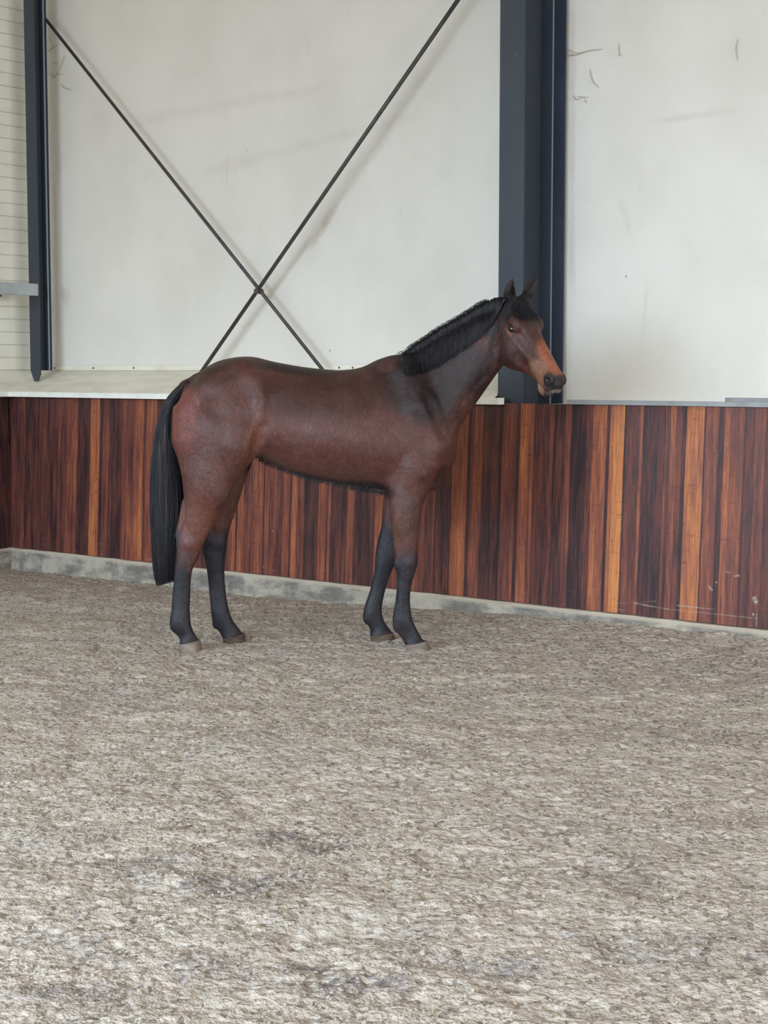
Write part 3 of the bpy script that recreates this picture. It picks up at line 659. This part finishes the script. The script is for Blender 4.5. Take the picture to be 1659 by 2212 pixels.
# --- surface nets
def surface_nets(Fd):
    ins = Fd < 0
    sh = tuple(n-1 for n in Fd.shape)
    cnt = np.zeros(sh, np.int8)
    sx, sy, sz = [slice(0, -1), slice(1, None)], [slice(0, -1), slice(1, None)], [slice(0, -1), slice(1, None)]
    for a in (0, 1):
        for b in (0, 1):
            for c_ in (0, 1): cnt += ins[sx[a], sy[b], sz[c_]]
    act = (cnt > 0) & (cnt < 8); ii = np.argwhere(act); vid = np.full(sh, -1, np.int32); vid[act] = np.arange(len(ii))
    acc = np.zeros((len(ii), 3)); num = np.zeros(len(ii))
    cor = [(a, b, c_) for a in (0, 1) for b in (0, 1) for c_ in (0, 1)]
    vals = {c_: Fd[ii[:, 0]+c_[0], ii[:, 1]+c_[1], ii[:, 2]+c_[2]].astype(float) for c_ in cor}
    for c0 in cor:
        for ax in range(3):
            if c0[ax]: continue
            c1 = list(c0); c1[ax] = 1; c1 = tuple(c1); a, b = vals[c0], vals[c1]
            mk = (a < 0) != (b < 0); t_ = np.where(mk, a/np.where(mk, a-b, 1), 0)
            p_ = np.tile(np.array(c0, float), (len(ii), 1)); p_[:, ax] = t_
            acc[mk] += p_[mk]; num[mk] += 1
    V = (ii+acc/num[:, None])*RES+lo
    Fs = []
    for ax in range(3):
        u, v = (ax+1) % 3, (ax+2) % 3
        s0 = [slice(None)]*3; s1 = [slice(None)]*3; s0[ax] = slice(0, -1); s1[ax] = slice(1, None)
        ch = ins[tuple(s0)] != ins[tuple(s1)]; e = np.argwhere(ch)
        e = e[(e[:, u] > 0) & (e[:, v] > 0) & (e[:, u] < sh[u]) & (e[:, v] < sh[v])]
        flip = ~ins[e[:, 0], e[:, 1], e[:, 2]]
        q = []
        for du, dv in ((1, 1), (0, 1), (0, 0), (1, 0)):
            k_ = e.copy(); k_[:, u] -= du; k_[:, v] -= dv; q.append(vid[k_[:, 0], k_[:, 1], k_[:, 2]])
        q = np.stack(q, 1); q[flip] = q[flip][:, ::-1]; Fs.append(q)
    return V, np.concatenate(Fs)
V, F = surface_nets(FLD)
# keep the largest connected piece, relax a little
par = np.arange(len(V))
E = np.concatenate([F[:, [0, 1]], F[:, [1, 2]], F[:, [2, 3]], F[:, [3, 0]]])
lab = par.copy()
for _ in range(4000):
    m0 = np.minimum(lab[E[:, 0]], lab[E[:, 1]]); l2 = lab.copy(); np.minimum.at(l2, E[:, 0], m0); np.minimum.at(l2, E[:, 1], m0); l2 = l2[l2]
    if (l2 == lab).all(): break
    lab = l2
big = np.bincount(lab).argmax(); keep = lab == big; remap = np.cumsum(keep)-1
F = remap[F[keep[F[:, 0]]]]; V = V[keep]
E = np.concatenate([F[:, [0, 1]], F[:, [1, 2]], F[:, [2, 3]], F[:, [3, 0]]])
for it in range(4):
    a = np.zeros_like(V); n_ = np.zeros(len(V)); np.add.at(a, E[:, 0], V[E[:, 1]]); np.add.at(a, E[:, 1], V[E[:, 0]])
    np.add.at(n_, E[:, 0], 1); np.add.at(n_, E[:, 1], 1); V = V+(.5 if it % 2 == 0 else -.42)*(a/n_[:, None]-V)
print('horse skin', len(V))

# --- coat colour by anatomy, with some sheen and shadow painted in (x, z read in the side plane)
c_, s_p = math.cos(PITCH), math.sin(PITCH)
zc = HY*c_-(V[:, 2]-CAMH)*s_p; yc = HY*s_p+(V[:, 2]-CAMH)*c_
U = CXP+FPX*V[:, 0]/zc; Q = CYP-FPX*yc/zc
def L3(r, g, b): return np.array([sl(r/255), sl(g/255), sl(b/255)])
coat = np.tile(L3(104, 60, 51), (len(V), 1))
near = V[:, 1] < HY
wob = vnoise(U/14, Q/14, 3)*.8+vnoise(U/5, Q/5, 4)*.4
def blob(x, y, rx, ry, col, st, ang=0, soft=1.0, mask=None):
    global coat
    ca, sa = math.cos(ang), math.sin(ang); dx, dy = U-x, Q-y
    d = np.sqrt(((dx*ca+dy*sa)/rx)**2+((-dx*sa+dy*ca)/ry)**2)+wob*.12
    m_ = np.clip((1.15-d)/(.6*soft), 0, 1); m_ = m_*m_*(3-2*m_)*st
    if mask is not None: m_ = m_*mask
    coat = coat*(1-m_[:, None])+np.array(col)*m_[:, None]
torso = (Q < 1075)
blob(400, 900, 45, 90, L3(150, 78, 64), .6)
blob(450, 980, 60, 90, L3(108, 66, 58), .5)
blob(440, 1120, 45, 70, L3(128, 72, 54), .7)
blob(530, 1040, 30, 110, L3(120, 76, 58), .6, .3)
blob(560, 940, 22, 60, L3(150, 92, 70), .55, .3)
blob(640, 1000, 120, 26, L3(120, 72, 60), .6, .2)
blob(690, 1036, 150, 13, L3(42, 29, 28), .9, .2)  # dark belly hair plus painted belly shadow, this line and the next
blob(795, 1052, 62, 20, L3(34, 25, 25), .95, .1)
blob(545, 1000, 26, 30, L3(20, 15, 15), 1, mask=(V[:, 1] > HY-.10))  # shadow in the notch between flank and far thigh, painted as coat
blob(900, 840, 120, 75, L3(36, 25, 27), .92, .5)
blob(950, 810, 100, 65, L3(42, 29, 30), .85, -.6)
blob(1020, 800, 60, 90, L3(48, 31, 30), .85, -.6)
topd = np.clip((np.interp(U, [380, 430, 500, 560, 640, 740, 800, 858, 900], [850, 818, 785, 783, 800, 812, 806, 782, 790])+18-Q)/26, 0, 1)*(U < 900)
coat = coat*(1-.55*topd[:, None])+L3(44, 30, 30)*.55*topd[:, None]
blob(700, 850, 170, 60, L3(66, 38, 34), .7)
blob(470, 815, 70, 26, L3(62, 38, 36), .6, -.2)
blob(566, 870, 14, 46, L3(128, 92, 86), .45)  # hair sheen on the hip ridge, painted as a lighter tone
blob(690, 935, 160, 26, L3(118, 74, 67), .4, .05)  # painted sheen band along the middle of the barrel
blob(640, 798, 90, 12, L3(38, 28, 28), .8, .1)
blob(835, 790, 22, 16, L3(104, 66, 62), .7, -.3)
blob(882, 1110, 30, 60, L3(102, 76, 68), .6)
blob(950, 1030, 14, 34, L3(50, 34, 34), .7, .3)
# black points
kneef = np.where(U > 700, 1190, 1195) + wob*26
kneef = np.where((U > 700) & ~near, 1130, kneef); kneef = np.where((U < 700) & ~near, 1150, kneef)
g = np.clip((Q-kneef+28)/56, 0, 1); g = g*g*(3-2*g)
coat = coat*(1-g[:, None])+L3(33, 33, 41)*g[:, None]
blob(386, 1165, 13, 34, L3(64, 62, 70), .85, .25, mask=near & (Q > 1100))  # grey highlight on the point of hock, painted in
blob(424, 1205, 10, 30, L3(104, 64, 54), .7, .3, mask=near)
blob(855, 1140, 8, 40, L3(128, 84, 60), .5, mask=near)
blob(430, 1000, 10, 200, L3(60, 42, 40), .0)
# head, in head coordinates
rel = V-HO; ha = rel@Aa; hh_ = rel@Hh; hr = rel@Rr
inh = (ha > -.06) & (hh_ > -.31) & (np.abs(hr) < .14) & (U > 1058) & (ha < .66)
def hb(a, h, r, ra, rh, rr, col, st, soft=1.):
    global coat
    d = np.sqrt(((ha-a)/ra)**2+((hh_-h)/rh)**2+((np.abs(hr)-r)/rr)**2)+wob*.1
    m_ = np.clip((1.2-d)/(.55*soft), 0, 1); m_ = m_*m_*(3-2*m_)*st*inh
    coat = coat*(1-m_[:, None])+np.array(col)*m_[:, None]
m_ = inh[:, None]*.8; coat = coat*(1-m_)+L3(80, 47, 41)*m_
hb(.02, .0, 0, .09, .10, .14, L3(34, 28, 30), .95)
hb(.14, .03, 0, .10, .05, .10, L3(48, 34, 33), .8)
hb(.20, -.20, .08, .10, .08, .05, L3(60, 36, 34), .7)
hb(.26, -.10, .07, .07, .06, .04, L3(108, 84, 84), .5)  # gloss along the facial crest put into the colour
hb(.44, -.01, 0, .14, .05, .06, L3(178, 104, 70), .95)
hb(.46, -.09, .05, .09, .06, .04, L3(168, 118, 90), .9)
hb(.43, -.16, .04, .10, .04, .05, L3(128, 70, 54), .6)
hb(.175, -.078, .095, .030, .012, .03, L3(168, 112, 78), .7)
hb(.172, -.050, .10, .030, .020, .03, L3(34, 26, 26), .8)
hb(.56, -.062, 0, .046, .050, .085, L3(34, 31, 35), 1, 1.)
hb(.535, -.066, .05, .036, .04, .04, L3(32, 30, 34), 1, .9)
hb(.572, -.108, 0, .040, .030, .038, L3(160, 152, 140), .95, .8)
hb(.505, -.162, .02, .035, .03, .05, L3(170, 126, 98), .9, .7)
hb(.565, -.152, 0, .030, .022, .05, L3(58, 52, 54), .9, .7)
blob(1058, 700, 20, 40, L3(42, 31, 32), .85, .2)
blob(1046, 790, 14, 60, L3(44, 31, 32), .8, .35)
blob(1068, 745, 7, 34, L3(112, 70, 60), .6, .05, mask=inh)
earm = (hh_ > .02) & (ha < .08) & (V[:, 2] > HO[2]+.0)
coat[earm] = L3(25, 20, 21)
blob(500, 930, 90, 100, L3(98, 62, 58), .0)
spk = vnoise(U*1.1, Q*1.1, 9)
coat = coat*(1+.10*spk[:, None])
cols = np.concatenate([coat, np.ones((len(V), 1))], 1)

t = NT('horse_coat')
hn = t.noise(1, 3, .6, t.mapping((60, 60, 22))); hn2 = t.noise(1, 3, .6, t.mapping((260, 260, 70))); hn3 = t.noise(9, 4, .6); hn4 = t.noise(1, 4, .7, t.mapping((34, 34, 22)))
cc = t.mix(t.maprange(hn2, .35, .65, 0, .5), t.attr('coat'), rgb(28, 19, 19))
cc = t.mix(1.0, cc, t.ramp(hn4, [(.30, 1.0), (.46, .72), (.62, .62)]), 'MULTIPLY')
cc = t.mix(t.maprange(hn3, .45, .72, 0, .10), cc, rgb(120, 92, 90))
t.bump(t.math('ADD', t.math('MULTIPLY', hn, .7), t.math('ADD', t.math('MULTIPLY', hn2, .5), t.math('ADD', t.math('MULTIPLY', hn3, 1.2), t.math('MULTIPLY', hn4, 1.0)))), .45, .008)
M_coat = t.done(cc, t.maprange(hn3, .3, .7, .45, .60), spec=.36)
t = NT('horse_hair'); hnn = t.noise(1, 2, .5, t.mapping((80, 80, 3)))
M_hair = t.done(t.mix(t.maprange(hnn, .35, .7), rgb(19, 18, 22), rgb(34, 32, 39)), .45, spec=.45)
t = NT('tail_hair'); hnn = t.noise(1, 2, .5, t.mapping((60, 60, 1.2)))
M_tail = t.done(t.mix(t.maprange(hnn, .55, .70), rgb(24, 23, 28), rgb(78, 64, 54)), .5, spec=.4)
t = NT('hoof_horn'); hnn = t.noise(1, 4, .6, t.mapping((14, 14, 60)))
M_hoof = t.done(t.mix(t.maprange(hnn, .35, .7), rgb(104, 92, 84), rgb(134, 120, 106)), .7, spec=.3)
t = NT('hoof_horn_brown'); hnn = t.noise(1, 4, .6, t.mapping((14, 14, 60)))
M_hoof2 = t.done(t.mix(t.maprange(hnn, .35, .7), rgb(58, 48, 44), rgb(98, 80, 66)), .75, spec=.3)
t = NT('horse_eye'); M_eye = t.done(rgb(14, 10, 10), .06, spec=.8)

horse = bpy.data.objects.new('horse', None); COL.objects.link(horse)
base = np.array([P3(640, 1400, 0)[0], HY, 0.0]); horse.location = base
tag(horse, 'bay horse with black mane, tail and lower legs standing on the sand', 'horse')
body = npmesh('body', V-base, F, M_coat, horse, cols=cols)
bvh = BVHTree.FromPolygons([tuple(v) for v in V], [tuple(f) for f in F])

# eyes
for g in (1, -1):
    m = MB(); R_ = .020; ctr = hd(.172, -.053, g*.0850); vs = []; fs = []
    for i in range(13):
        for j in range(20):
            th = math.pi*i/12; ph = 2*math.pi*j/20
            q = ctr+Aa*R_*1.15*math.sin(th)*math.cos(ph)+Hh*R_*math.sin(th)*math.sin(ph)+Rr*R_*math.cos(th); vs.append(q-base)
    for i in range(12):
        for j in range(20): fs.append((i*20+j, i*20+(j+1) % 20, (i+1)*20+(j+1) % 20, (i+1)*20+j))
    m.add(vs, fs); m.build('eye', M_eye, horse, smooth=True)

# hooves: (coronet back, front, y) (toe x, heel x, ground y) depth
def hoof(cb, cf, cyb, cyf, gb, gf, gyb, gyf, off, mat):
    rings = []; n = 28
    for t_ in (0, .12, .5, .9, 1.0):
        a = P3(cb, cyb, off)*(1-t_)+P3(gb, gyb, off-.0)*t_; b = P3(cf, cyf, off)*(1-t_)+P3(gf, gyf, off)*t_
        c = (a+b)/2; hx = (b-a)/2; L_ = np.linalg.norm(hx); wd = (.050+.012*t_); s_ = 1.0 if t_ else .94
        r = []
        for j in range(n):
            q = 2*math.pi*j/n; cx, sy = math.cos(q), math.sin(q); f_ = 1-.12*max(0, -cx)
            r.append(c+hx*cx*s_+np.array((0, 1, 0))*sy*wd*s_*f_)
        rings.append(r)
    m = MB(); vs = [p-base for r in rings for p in r]; k = len(rings)
    fs = [(i*n+j, i*n+(j+1) % n, (i+1)*n+(j+1) % n, (i+1)*n+j) for i in range(k-1) for j in range(n)]+[tuple(range(n)), tuple(range((k-1)*n, k*n))[::-1]]
    m.add(vs, fs); o = m.build('hoof', mat, horse, smooth=True, bevel=0); return o
hoof(386, 433, 1391, 1381, 392, 438, 1412, 1409, -.15, M_hoof)
hoof(480, 529, 1378, 1367, 486, 530, 1394, 1390, .15, M_hoof2)
hoof(873, 924, 1392, 1383, 882, 933, 1414, 1411, -.15, M_hoof)
hoof(798, 850, 1372, 1366, 804, 856, 1392, 1389, .15, M_hoof2)

# --- hair: each strand a thin tapered three sided tube
def strands(name, paths, rad, mat):
    """paths: array (n, m, 3); rad: (n, m)"""
    paths = np.asarray(paths); n, m_, _ = paths.shape
    tg = np.gradient(paths, axis=1); tg /= np.linalg.norm(tg, axis=2, keepdims=True)+1e-9
    ref = np.array([0., 1., 0.]); a = np.cross(tg, ref); a /= np.linalg.norm(a, axis=2, keepdims=True)+1e-9; b = np.cross(tg, a)
    rings = []
    for j in range(3):
        q = 2*math.pi*j/3+.5; rings.append(paths+(a*math.cos(q)+b*math.sin(q))*rad[..., None])
    VV = np.stack(rings, 2).reshape(-1, 3)
    i = np.arange(n)[:, None, None]*m_*3; j = np.arange(m_-1)[None, :, None]*3; k = np.arange(3)[None, None, :]; k2 = (k+1) % 3
    Fq = np.stack([i+j+k, i+j+k2, i+j+3+k2, i+j+3+k], -1).reshape(-1, 4)
    return npmesh(name, VV-base, Fq, mat, horse)
def surf_y(x, z, default):
    h = bvh.ray_cast(Vector((x, HY-1.2, z)), Vector((0, 1, 0)), 1.6)
    return h[0].y if h[0] is not None else default
R = np.random.RandomState(5)
def cres(u, arr): 
    a = np.array(arr, float); d = np.concatenate([[0], np.cumsum(np.hypot(*np.diff(a[:, :2], axis=0).T))]); d /= d[-1]
    return [np.interp(u, d, a[:, i]) for i in range(a.shape[1])]
crestP = [(866,772,0),(885,764,0),(920,743,-.004),(958,720,-.016),(998,698,-.038),(1035,676,-.066),(1066,657,-.092),(1096,645,-.12)]
topP = [(862,768),(884,752),(920,728),(958,703),(1000,680),(1040,656),(1068,644),(1096,640)]
botP = [(874,818),(905,808),(935,800),(960,784),(990,765),(1016,748),(1040,728),(1062,700)]
NS, MS = 4200, 9
pa = np.zeros((NS, MS, 3)); ra = np.zeros((NS, MS))
for i in range(NS):
    u = R.rand(); x0, y0, off = cres(u, crestP); xt, yt = cres(u, topP); u2 = min(max(u+R.normal(0, .012), 0), 1); xb, yb = cres(u2, botP)
    ln = np.clip(1-abs(R.normal(0, .14)), .45, 1.06); fz = R.rand()**2; wv = R.normal(0, 1.6); ph = R.rand()*6
    layer = R.rand(); ln *= min(1, .8+u*3)*(1+.015*math.sin(u*40))
    for j in range(MS):
        t_ = j/(MS-1)*ln
        if t_ < .12: x, y = x0+(xt-x0)*t_/.12, y0+(yt-y0)*t_/.12*(.55+.6*fz)
        else:
            q = (t_-.12)/.88; x = xt+(xb-xt)*q+wv*math.sin(q*5+ph)*.8; yy = y0+(yt-y0)*(.55+.6*fz); y = yy+(yb-yy)*q**1.08
        P_ = PX(x, y, HY+off-.06)
        sy = surf_y(P_.x, P_.z, HY+off)
        k_ = min(1, t_/.18); yw = (HY+off)*(1-k_)+(min(sy, HY+off)-.006-.016*layer)*k_
        P_ = PX(x, y, yw)
        pa[i, j] = P_; ra[i, j] = .0016*(1-.75*(j/(MS-1))**2)
strands('mane', pa, ra, M_hair)
# stray wisps over the crest belong to the mane
NS, MS = 420, 8
pa2 = np.zeros((NS, MS, 3)); ra2 = np.zeros((NS, MS))
for i in range(NS):
    u = R.rand()**.8*.85; x0, y0, off = cres(u, crestP); xt, yt = cres(u, topP); l = R.uniform(10, 26); up = R.uniform(1, 10)
    for j in range(MS):
        t_ = j/(MS-1); x = x0-l*t_*.85+R.normal(0, .25); y = y0+(yt-y0)*min(1, t_*3)-up*math.sin(t_*2.4)+l*.55*t_**1.4
        pa2[i, j] = PX(x, y, HY+off-.02*t_); ra2[i, j] = .0013*(1-.7*t_)
strands('mane_wisps', pa2, ra2, M_hair)
# forelock
NS, MS = 700, 8
pa = np.zeros((NS, MS, 3)); ra = np.zeros((NS, MS))
for i in range(NS):
    r0 = R.normal(0, .022); sp = R.normal(0, .040)+.012; L_ = R.uniform(.09, .20)
    for j in range(MS):
        t_ = j/(MS-1); p_ = hd(-.015+t_*L_, .03+.012*math.sin(t_*3), r0+sp*t_)
        h = bvh.ray_cast(Vector(p_+Hh*.12), Vector(-Hh), .4); q = np.array(h[0]) if h[0] is not None else p_
        q = q+Hh*(.006+.012*R.rand()*.3+.008*math.sin(t_*3.1))
        pa[i, j] = q; ra[i, j] = .0015*(1-.75*t_)
strands('forelock', pa, ra, M_hair)
# tail
tl = [(404,822),(384,836),(364,858),(350,884),(340,920),(333,960),(328,1005),(325,1060),(326,1110),(329,1160),(330,1205),(334,1238),(340,1268)]
tr = [(408,826),(398,846),(382,868),(373,900),(374,930),(380,962),(388,1000),(392,1040),(395,1085),(393,1130),(386,1170),(384,1215),(380,1256)]
NS, MS = 6500, 18
pa = np.zeros((NS, MS, 3)); ra = np.zeros((NS, MS))
tla, tra = np.array(tl, float), np.array(tr, float); kk = np.linspace(0, 1, len(tl))
for i in range(NS):
    u = R.rand(); dpt = R.uniform(-1, 1); st_ = .0 if R.rand() < .6 else R.rand()*.35; en = np.clip(1-abs(R.normal(0, .13)), .5, 1.0); ph = R.rand()*6; am = R.normal(0, 1.4)
    du = R.normal(0, .05)
    for j in range(MS):
        q = st_+(en-st_)*j/(MS-1); uu = np.clip(u+du*math.sin(q*4+ph), -.01, 1.01)
        xl, yl = np.interp(q, kk, tla[:, 0]), np.interp(q, kk, tla[:, 1]); xr, yr = np.interp(q, kk, tra[:, 0]), np.interp(q, kk, tra[:, 1])
        x = xl+(xr-xl)*uu+am*math.sin(q*7+ph); y = yl+(yr-yl)*uu
        th = .036+.045*min(1, q*2.2)
        pa[i, j] = PX(x, y, HY+.0+dpt*th*math.sqrt(max(.05, 1-(2*uu-1)**2))-.01); ra[i, j] = .0019*(1-.7*(j/(MS-1))**3)
strands('tail', pa, ra, M_tail)

# belly fringe: short dark hair under the barrel
NS, MS = 1500, 4
bx = [548, 575, 600, 650, 700, 750, 800, 838]; by = [984, 1001, 1012, 1030, 1043, 1052, 1060, 1066]
pa = np.zeros((NS, MS, 3)); ra = np.zeros((NS, MS))
for i in range(NS):
    x = R.uniform(552, 838); y = np.interp(x, bx, by)-R.uniform(0, 9); off = -abs(R.normal(0, .06)); l = R.uniform(4, 10)*(1.3 if x > 760 else .9)
    for j in range(MS):
        t_ = j/(MS-1); pa[i, j] = PX(x-l*.5*t_, y+l*t_*.8, HY+off); ra[i, j] = .0011*(1-.7*t_)
strands('belly_hair', pa, ra, M_hair)
